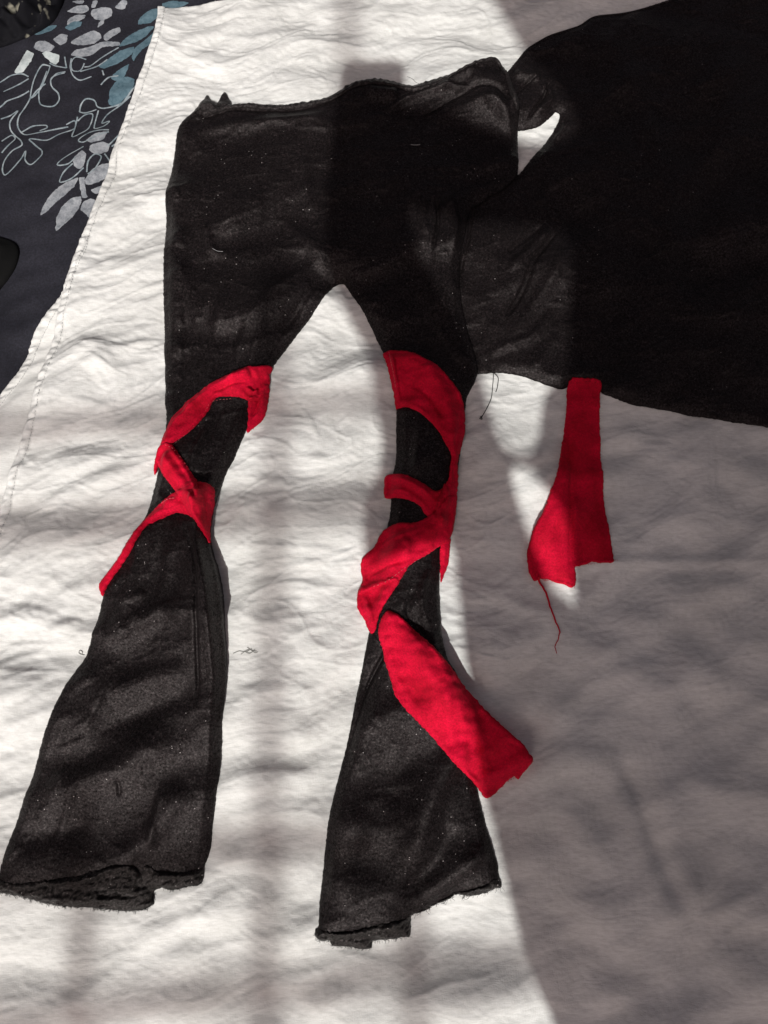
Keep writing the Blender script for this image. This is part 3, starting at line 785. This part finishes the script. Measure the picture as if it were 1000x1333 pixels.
leg_folds = [
 ([(175,815),(225,800),(262,795)], 13, 4.2), ([(150,908),(200,884),(262,868)], 17, 5.0), ([(120,955),(200,926),(262,905)], 12, -2.0),
 ([(60,1038),(120,1012),(180,985),(250,955)], 18, 5.0), ([(150,1118),(185,1100),(215,1070),(250,1010)], 14, 5.0), ([(30,1090),(90,1080),(140,1068)], 14, -2.5),
 ([(252,690),(266,740),(269,800),(266,860),(266,925)], 2.2, -2.6), ([(150,830),(140,900),(110,1000)], 9, 1.4), ([(118,990),(95,1060),(70,1120)], 5, 1.2),
 ([(164,1008),(166,1022),(164,1034)], 2, -1.6), ([(282,760),(288,860),(282,980),(272,1080)], 9, 2.0), ([(190,700),(180,760),(150,840)], 7, 1.6),
 ([(228,700),(224,760),(205,820)], 8, 2.0), ([(205,1100),(212,1060),(222,1020)], 5, 2.2),
 ([(522,815),(502,850),(480,892),(462,945),(447,1005)], 2.6, -3.4), ([(515,860),(495,900),(474,960),(460,1020)], 9, 2.2),
 ([(612,950),(585,985),(562,1025),(545,1080),(520,1115)], 15, 6.5), ([(545,930),(530,990),(500,1050)], 14, -3.0), ([(470,1040),(450,1100),(445,1180)], 16, 2.8),
 ([(540,850),(556,900),(560,950)], 9, 2.4), ([(640,1090),(600,1120),(545,1160)], 10, 3.4), ([(590,1060),(570,1110),(520,1165)], 12, -3.2),
 ([(436,382),(402,430),(352,500)], 6, 2.8), ([(430,362),(384,420),(322,512)], 6, -2.4), ([(425,345),(372,385),(340,420),(300,500)], 9, 2.6), ([(300,400),(284,460),(276,530)], 8, 2.2),
 ([(262,330),(252,420),(246,500)], 11, -1.3), ([(240,250),(236,350),(238,470)], 10, 1.8), ([(270,300),(280,335),(295,345),(312,340)], 7, 2.2), ([(350,420),(335,470),(322,520)], 6, 2.0), ([(245,360),(262,430),(262,520)], 9, 1.6),
 ([(300,250),(310,320),(300,400)], 14, 1.6), ([(345,230),(352,300),(340,380)], 9, -1.2), ([(395,215),(402,262),(412,300)], 10, 2.2), ([(320,420),(308,470),(300,540)], 5, -1.4), ([(370,300),(405,330),(432,372)], 8, 1.8),
 ([(245,178),(272,168),(300,160),(340,158),(400,156),(432,152)], 3.5, -1.8), ([(250,190),(320,178),(400,174),(432,170)], 10, 3.0),
 ([(250,166),(272,156),(290,158)], 4, 2.2), ([(540,168),(600,140),(640,140),(668,172)], 4, -2.6), ([(560,140),(600,118),(640,104),(655,112)], 9, 5.0), ([(650,112),(660,140),(666,172)], 6, 4.0),
 ([(500,160),(540,142),(580,134),(620,140)], 4, 3.2), ([(600,155),(640,162),(664,190)], 8, 4.5), ([(475,140),(500,138),(520,140)], 12, 3),
 ([(566,276),(568,310),(560,345)], 2.5, -3.0), ([(580,272),(590,310),(588,350)], 7, 3.4), ([(553,270),(548,300),(556,330)], 7, 3.2),
 ([(280,560),(262,600),(256,640)], 4, 1.6), ([(322,540),(305,580),(285,630)], 5, 2.2), ([(300,530),(280,570),(262,610)], 4, -1.6), ([(206,640),(226,660),(236,650)], 5, 1.5),
 ([(545,560),(540,600),(538,630)], 6, 2.2), ([(560,740),(548,780),(556,820)], 5, 3.2), ([(540,760),(530,800),(560,840)], 4, -1.8), ([(570,735),(568,790),(574,840)], 5, 2.4)]
def h_leg(g, d):
    X, Y = g.X, g.Y
    e = sstep(d / .012); e2 = sstep(d / .035)
    T = .004 * e + .005 * e2
    T = T + e * blobs(X, Y, [(270,740,40,90,20), (280,860,30,70,10), (250,620,45,50,7), (560,860,26,70,10), (560,600,38,90,7), (640,130,50,45,8), (120,1120,70,20,3),(520,700,40,90,5)])
    return T + strokes(g, leg_folds) * (.25 + .75 * e) * 1.75 + e * (.0008 * nz(X, Y, .18, .07, 78, 71) + .00018 * nz(X, Y, .07, .025, 72, 72) + .00005 * nz(X, Y, .01, .008, 0, 73))
leg_raise = [(292, 745, 26, 60, 20), (300, 830, 20, 55, 8), (280, 665, 24, 30, 12), (585, 860, 22, 50, 8), (508, 640, 18, 70, 5), (220, 200, 30, 60, 3), (672, 180, 20, 60, 5)]
body_mesh = lay('leg_and_hip_panel', rough(smooth(PP(leg_px), 4), .0002, 21), M_leg, h_leg, leggings, raise_=leg_raise, dx=.00125, edge_r=.005, thick=.0035, drape=4)
# back of the waist that peeks over the front
def h_small(a, s=90):
    return lambda g, d: a * sstep(d / .006) + .0005 * nz(g.X, g.Y, .02, .012, 30, s)
lay('back_waist_peak', smooth(PP([(262,150),(267,140),(272,131),(277,138),(286,144),(291,150),(284,158),(268,158)]), 3), M_trim, h_small(.003), leggings, dx=.001, edge_r=.002, thick=.002)
lay('back_waist_peak', smooth(PP([(286,146),(289,136),(294,126.5),(299,134),(304,145),(300,152),(290,152)]), 3), M_trim, h_small(.0015), leggings, dx=.001, edge_r=.002, thick=.0015)
# waistband: narrow rolled elastic edge
wb_px = [(268,156),(286,152),(305,148),(350,147),(400,144),(430,139),(450,129),(465,122),(480,118),(500,117),(515,119),(532,124),(548,122),(575,113),(600,105),(625,98),(640,95),(650,98.5),(656,106),(661,120),(666,138),(670,155),(668,168),
 (660,160),(655,140),(650,120),(643,108),(628,110),(604,117),(578,125),(550,134),(532,136),(515,131),(500,129),(480,131),(465,134),(450,141),(430,149),(400,154),(350,156),(305,157),(286,162),(270,166)]
lay('waistband', rough(smooth(PP(wb_px), 3), .0002, 8), M_trim, lambda g, d: .0012 * sstep(d / .003) + .0005 * nz(g.X, g.Y, .012, .006, 70, 81), leggings, dx=.0011, edge_r=.003, thick=.0018, drape=0, lift=.0001, wall=.0002)
# raw crumpled hems
hemL = [(3,1137),(30,1142),(66,1139),(109,1133),(142,1124),(165,1118),(185,1122),(191,1133),(198,1120),(208,1127),(231,1131),(252,1129),(267,1129),(268,1140),(264,1147),(248,1150),(228,1155),(212,1152),(204,1158),(203,1172),(192,1179),(168,1182),(132,1178),(88,1174),(60,1168),(32,1160),(4,1156),(1,1148)]
hemR = [(416,1200),(440,1203),(462,1201),(506,1191),(534,1187),(564,1172),(593,1156),(622,1147),(647,1137),(651,1150),(642,1152),(630.7,1157.4),(610,1161.5),(593,1159.5),(578.5,1168),(561,1176),(552.4,1182.7),(535,1188),(534.5,1204),(533.5,1217.5),(523.4,1218),(506,1220),(484,1221),(483.4,1231),(469.8,1232),(455,1227.6),(433.5,1224.7),(430.6,1217.5),(419,1216.6),(412.6,1208)]
def h_hem(st, s):
    return lambda g, d: 1.1 * strokes(g, st) + (.0009 * nz(g.X, g.Y, .02, .008, 5, s) + .0006 * nz(g.X, g.Y, .006, .004, 40, s + 1)) * sstep(d / .003)
lay('frayed_hem', rough(smooth(PP(hemL), 3), .0006, 31, .001), M_hem, h_hem([([(66,1140),(120,1137),(160,1122),(188,1124)], 3, 3.0), ([(75,1150),(130,1148),(180,1160)], 2.5, -2.5), ([(100,1142),(150,1150),(190,1146)], 2.4, 2.4),
    ([(120,1160),(170,1164),(200,1158)], 2.4, 2.4), ([(192,1120),(196,1134),(206,1140)], 3.5, -3.5), ([(178,1122),(186,1128),(182,1138)], 3, 2.6), ([(208,1130),(236,1134),(262,1134)], 2.4, 2.6), ([(10,1146),(80,1160),(190,1174)], 3.5, 1.6)], 101),
    leggings, dx=.0009, edge_r=.004, thick=.0012, drape=0, lift=.0001, wall=.0001)
lay('frayed_hem', rough(smooth(PP(hemR), 3), .0006, 32, .001), M_hem, h_hem([([(418,1204),(462,1204),(506,1196),(534,1190)], 3, 2.8), ([(430,1212),(480,1212),(528,1206)], 2.5, -2.6), ([(440,1220),(480,1224)], 3, 1.8), ([(484,1212),(520,1212)], 3, 2),
    ([(560,1176),(593,1160),(640,1144)], 2.6, 2.4), ([(415,1206),(420,1212)], 3, 2)], 105), leggings, dx=.0009, edge_r=.004, thick=.0012, drape=0, lift=.0001, wall=.0001)
def fray(poly, n, lmin, lmax, down=(-2.5, -.6), seed=1, r=.00016, m=M_thread_black):
    rr = random.Random(seed); q = PP(poly); out = []
    seg = np.linalg.norm(np.diff(q, axis=0), axis=1); cum = np.concatenate([[0], np.cumsum(seg)])
    for _ in range(n):
        s = rr.uniform(0, cum[-1]); x = np.interp(s, cum, q[:, 0]); y = np.interp(s, cum, q[:, 1])
        an = rr.uniform(*down); L = lmin + (lmax - lmin) * rr.random() ** 2.5; bend = rr.uniform(-1.2, 1.2)
        x -= .001 * math.cos(an); y -= .001 * math.sin(an); z0 = zat(x, y, .0006)
        pts = [(x, y, z0)]; a = an
        for k in range(4):
            a += bend / 4; x += L / 4 * math.cos(a); y += L / 4 * math.sin(a)
            pts.append((x, y, max(zat(x, y, .0005), z0 - .0006 * (k + 1))))
        out.append(pts)
    return out
fl = fray([(1,1148),(4,1157),(32,1161),(60,1169),(88,1175),(132,1179),(168,1183),(192,1180),(203,1173),(205,1160)], 330, .001, .0048, seed=2) + fray([(212,1152),(228,1155),(248,1150),(264,1147),(268,1140)], 90, .001, .004, seed=3)
tag(join_tubes('loose_hem_threads', fl, .00016, M_thread_black, leggings, 3), kind='stuff')
fl = fray([(412,1208),(419,1217),(432,1220),(434,1225),(455,1228),(470,1232),(483,1231),(485,1221),(506,1220),(523,1218),(533,1217)], 260, .001, .005, seed=4) + fray([(535,1188),(552,1183),(561,1176),(578,1168),(593,1160),(610,1162),(630,1157),(651,1150)], 130, .001, .007, seed=5)
tag(join_tubes('loose_hem_threads', fl, .00016, M_thread_black, leggings, 3), kind='stuff')
# waist fuzz
fl = fray([(305,147),(350,146),(400,143),(430,138),(450,128),(480,117),(500,116),(532,123),(548,121),(575,112),(600,104),(625,97),(640,94)], 260, .0006, .002, (.9, 2.4), 6, .00012)
tag(join_tubes('waistband_fuzz', fl, .00012, M_thread_black, leggings, 3), kind='stuff')

def fuzz(name, outline, per_m, lmin, lmax, m, parent, seed, r=.00013, off=.0008, part=None):
    rr = random.Random(seed); n = len(outline); paths = []
    area = 0.5 * sum(outline[k][0] * outline[(k + 1) % n][1] - outline[(k + 1) % n][0] * outline[k][1] for k in range(n))
    sg = 1 if area > 0 else -1
    for k in range(n):
        a = outline[k]; b = outline[(k + 1) % n]; L = math.hypot(*(b - a))
        if L < 1e-9: continue
        c = L * per_m; c = int(c) + (rr.random() < c - int(c))
        for _ in range(c):
            t = rr.random(); x, y = a + (b - a) * t
            an = math.atan2(-(b[0] - a[0]) * sg, (b[1] - a[1]) * sg) + rr.gauss(0, .6)
            x -= .0012 * math.cos(an); y -= .0012 * math.sin(an)
            ln = lmin + (lmax - lmin) * rr.random() ** 2.2; z0 = zat(x, y, off); pts = [(x, y, z0)]; bd = rr.gauss(0, .8)
            for q in range(3):
                an += bd / 3; x += ln / 3 * math.cos(an) + .0004 * math.cos(an) * (q == 0); y += ln / 3 * math.sin(an)
                pts.append((x, y, max(zat(x, y, .0004), z0 - .0005 * (q + 1))))
            paths.append(pts)
    return tag(join_tubes(name, paths, r, m, parent, 3), kind='stuff')
fuzz('edge_fuzz', smooth(PP(top_px), 4), 420, .0006, .0022, M_thread_black, tp, 71)
fuzz('edge_fuzz', smooth(PP(leg_px), 4), 300, .0005, .0017, M_thread_black, leggings, 72, .0001)
fuzz('edge_fuzz', smooth(PP(strip_px), 4), 900, .0006, .0022, M_thread_red, strip, 73)
# ------------------------------------------------------------------ red sash wound round the left leg
def band(name, px, root, seed, folds=(), curl=.0014, T=.0018, dx=.001, edge=.0022, dr=4, base=0.0, up=None):
    def h(g, d):
        e = sstep(d / .008)
        rim = np.exp(-((d - .0025) / .0022) ** 2)
        return (base + .0018) * sstep(d / .006) + curl * rim * (.6 + .4 * nz(g.X, g.Y, .03, .03, 0, seed + 3)) + strokes(g, folds) * 2.0 * (.4 + .6 * e) + e * (.0013 * nz(g.X, g.Y, .05, .025, 40, seed) + .0005 * nz(g.X, g.Y, .018, .012, 10, seed + 1))
    px = [(a, b) for a, b in px]; ol = smooth(PP(px, .016), 4)
    o = lay(name, rough(ol, .0003, seed), M_red, h, root, dx=dx, edge_r=edge, thick=T, drape=dr, raise_=up)
    fuzz('edge_fuzz', ol, 800, .0005, .0017, M_thread_red, root, seed + 7)
    return o
rl = empty('red_fabric_band', P(245, 620), 0)
tag(rl, 'narrow red fleece sash wound round the left leg, ending pointed at the left', 'sash')
band('wrap', [(240,652),(254,640),(268,636),(280,640),(270,668),(256,672),(238,668),(222,668),(228,658)], rl, 201)
band('lower_turn', [(238,648),(262,652),(272,668),(262,682),(256,679),(240,675),(220,680),(198,690),(188,703),(180,716),(170,731),(160,746),(152,758),(146,768),(141,778),(138,774),(136,762),(148,744),(156,732),(164,720),(174,704),(184,690),(198,676),(220,660)], rl, 202,
     [([(146,758),(176,712),(208,682),(255,668)], 4, 1.6), ([(142,764),(170,722),(200,688)], 3, 1.0)])
band('flap', [(262,640),(272,638),(284,640),(285,652),(284,664),(281,680),(279,697),(279,712),(276,706),(268,690),(262,672)], rl, 203, [([(275,642),(274,670),(277,700)], 3, 2)], .002)
band('knot_loop', [(328,528),(338,520),(348,508),(353,510),(352,522),(349,536),(346,546),(340,554),(333,560),(324,567),(325,556),(326,548)], rl, 204, [([(347,515),(345,535),(332,553)], 3.5, 2.6), ([(340,522),(338,538),(331,548)], 2, -3)], .002)
band('upper_turn', [(356,483),(340,485),(316,492),(304,497),(292,503),(272,516),(262,524),(252,532),(232,552),(220,570),(212,592),(206,608),(206,622),(209,620),(213,608),(216,600),(230,588),(248,576),(264,562),(276,548),(284,532),(292,526),(312,526),(322,527),(330,530),(340,527),(350,516),(353,505),(354,492)], rl, 205,
     [([(214,598),(234,566),(262,538),(296,512),(345,496)], 5, 2.4), ([(282,524),(310,512),(345,504)], 3, -1.8), ([(330,490),(336,510),(334,524)], 3, -2), ([(325,514),(335,520),(345,512)], 3, 2.2), ([(334,510),(341,515),(342,524)], 2, -3.5), ([(300,506),(320,498),(335,494)], 4, 1.8), ([(240,556),(262,530),(282,514)], 3, -1.2), ([(208,612),(212,596),(226,582)], 3, 1.8)], .0016)
band('crossing', [(211,592),(216,588),(224,587),(232,588),(240,597),(244,604),(252,614),(258,624),(265,634),(270,644),(276,656),(277,668),(277,684),(277,700),(268,690),(260,680),(254,670),(248,660),(240,650),(232,640),(224,630),(216,618),(210,606)], rl, 206,
     [([(218,596),(234,618),(256,648),(272,684)], 7, 3.2), ([(232,594),(252,622),(270,650)], 2.4, 1.2)], .0012, T=.0026, edge=.004)
stitches([(225,592),(235,597),(246,610),(256,624)], 2, M_stitch_pink, 'edge_stitching', rl, .0016, .003, .0002, .0009)
stitches([(205,672),(218,664),(232,659),(242,659)], 0, M_stitch_pink, 'edge_stitching', rl, .003, .0008, .0002, .0009)
stitches([(234,588),(256,570),(272,552),(284,533),(310,528)], -1, M_stitch_pink, 'edge_stitching', rl, .0018, .002, .00016, .0009)

# ------------------------------------------------------------------ red sash wound round the right leg, with a long tail
rr_ = empty('red_fabric_band', P(540, 700), 0)
tag(rr_, 'wide red fleece sash wound round the right leg with a long loose tail', 'sash')
band('inner_sliver', [(573,711),(585,702),(585,718),(584,730),(581,742),(578,750),(573,759),(572,740)], rr_, 211, (), .001)
band('middle_turn', [(501,623),(507,620),(513,620.6),(530,625),(547,635),(556,641),(564,646),(572,644),(578,636),(584,660),(578,690),(553,676),(548,668),(543,662.6),(530,656),(513,652),(501,650),(500,636)], rr_, 212,
     [([(506,628),(530,634),(560,656)], 4, 2.2), ([(506,644),(530,648),(552,668)], 3, 1.0)], .0018)
band('upper_turn', [(498.7,466),(504,463),(511,463),(526,465),(543,471.5),(554,478),(564,484),(573,491),(580.6,499),(588,507),(595,515.6),(600,524),(602.4,532.4),(604,549),(603.7,566),(598,591),(594,608),(595,629),(594,650),(591,679),(585,702),(570,690),(566,662),(574,645),(581,632),(583,620.6),(585,600),(576,583),(571,573),(564,564),(556,555),(547,547),(539,541),(530,537),(522,536),(515.5,536),(514,528),(513,520),(510,508),(507,495),(503,480)], rr_, 213,
     [([(509,470),(514,500),(520,534)], 2.4, 2.4), ([(540,480),(575,520),(588,570),(586,620),(584,660)], 10, 3.2), ([(530,505),(560,530),(578,560)], 4, -1.6), ([(596,560),(588,600),(590,640)], 3, -1.6)], .0016)
band('tail', [(494,815),(498,804),(504,797),(512,799),(521,805),(537.5,821.5),(548,831),(558,840),(579,863),(592,880),(604,896),(616,909),(629,923),(641,935),(653.6,946),(666,957),(676.4,966.6),(684,978),(688.5,985),(682,996),(676,1003),(671,1012),(666,1007),(655,1018),(645,1029),(633,1038),(624,1029),(616,1018),(601,1002),(587,987),(572,970),(558,954),(541,936),(525,919),(514,903),(508.5,884),(502,864),(498,846),(493,828)], rr_, 214,
     [([(512,812),(545,860),(590,920),(640,980)], 14, 3.6), ([(575,880),(580,930),(590,975)], 8, 1.6), ([(605,905),(622,960),(634,1020)], 5, 1.6), ([(500,830),(520,890),(560,940)], 5, 1.2)], .001, up=[(600, 890, 40, 40, 14), (665, 962, 45, 40, 20), (560, 840, 30, 30, 8)])
band('lower_fold', [(467,768),(480,762),(500,757),(520,757),(512,772),(507,780),(500,791),(494.5,801),(491,812),(490,820),(484,826),(478,816),(473.5,805),(466,793),(465,782)], rr_, 215,
     [([(474,775),(482,800),(486,820)], 4, 2.4), ([(500,765),(494,790)], 3, 1.4)], .0016)
band('lower_turn', [(572,713),(564,719),(555,725.6),(543,733),(532,740),(526,750),(520,758),(500,764),(486,770),(467,775),(470,764),(472,755),(470,742),(471,730),(477,723),(484,717),(490,709),(494.5,700),(500,693),(509,688),(524,686),(538.6,686),(555,679),(568,670),(580,655),(592,652),(591,679),(585,702)], rr_, 216,
     [([(488,740),(520,718),(560,698),(588,672)], 9, 3.2), ([(490,716),(520,704),(550,694)], 3, 1.6), ([(478,752),(510,738),(530,735)], 3, -1.6), ([(515,700),(530,715),(528,735)], 4, 1.4)], .0016)
stitches([(487,768),(505,762),(530,744),(548,732),(570,717)], 2, M_stitch_pink, 'edge_stitching', rr_, .0022, .0022, .00018, .0009)
stitches([(506,466),(508,480),(512,498),(515,516)], 0, M_stitch_pink, 'edge_stitching', rr_, .003, .001, .00018, .0009)
fl = fray([(688,985),(678,1000),(670,1010),(655,1018),(645,1029),(633,1038)], 60, .0008, .003, (-1.6, 0), 12, .00016)
tag(join_tubes('frayed_edge', fl, .00018, M_thread_red, rr_, 3), kind='stuff')
fl = fray([(498,846),(508,884),(525,919),(558,954),(587,987),(616,1018)], 90, .0005, .0014, (3.2, 4.6), 13, .00012)
tag(join_tubes('edge_fuzz', fl, .00014, M_thread_red, rr_, 3), kind='stuff')

# ------------------------------------------------------------------ loose threads and lint
def one_thread(name, px, r, m, label, cat='thread', wob=.0, off=.0008):
    o = join_tubes(name, [thread_path(q, 6, off, wob) for q in px], r, m)
    return tag(o, label, cat)
one_thread('loose_thread', [[(641,489),(640,505),(638,522),(632,536),(625,548)], [(642,490),(647,496),(646,508),(644,514)], [(624,546),(626,550),(623,549),(627,545)]], .00045, M_thread_black, 'knotted black thread hanging down from the hem of the black top')
one_thread('loose_thread', [[(530,109),(536,112),(541,117),(549,121),(556,126)]], .00025, M_thread_black, 'fine black hair arching above the middle of the waistband')
one_thread('lint', [[(107,850),(109,847),(112,849),(110,852),(107,850)], [(110,852),(114,853)]], .0004, M_lint, 'tiny grey lint curl on the sheet left of the left flare', 'lint')
one_thread('lint', [[(306,851),(314,848),(322,849),(330,845)], [(316,852),(326,846),(334,850),(338,849)], [(320,848),(327,851),(334,846)], [(324,843),(330,847),(336,848)]], .0003, M_lint, 'wispy grey lint tuft on the sheet right of the left flare', 'lint')
one_thread('lint', [[(283,339),(289,341.5),(296,342)]], .0003, M_pale, 'small pale fleck on the left hip of the leggings', 'lint')
one_thread('lint', [[(534,204),(540,204.5),(546,204)]], .0004, M_pale, 'faint pale fleck in shade below the middle of the waistband', 'lint')
print('tris', sum(len(o.data.polygons) * 2 for o in bpy.data.objects if o.type == 'MESH'))
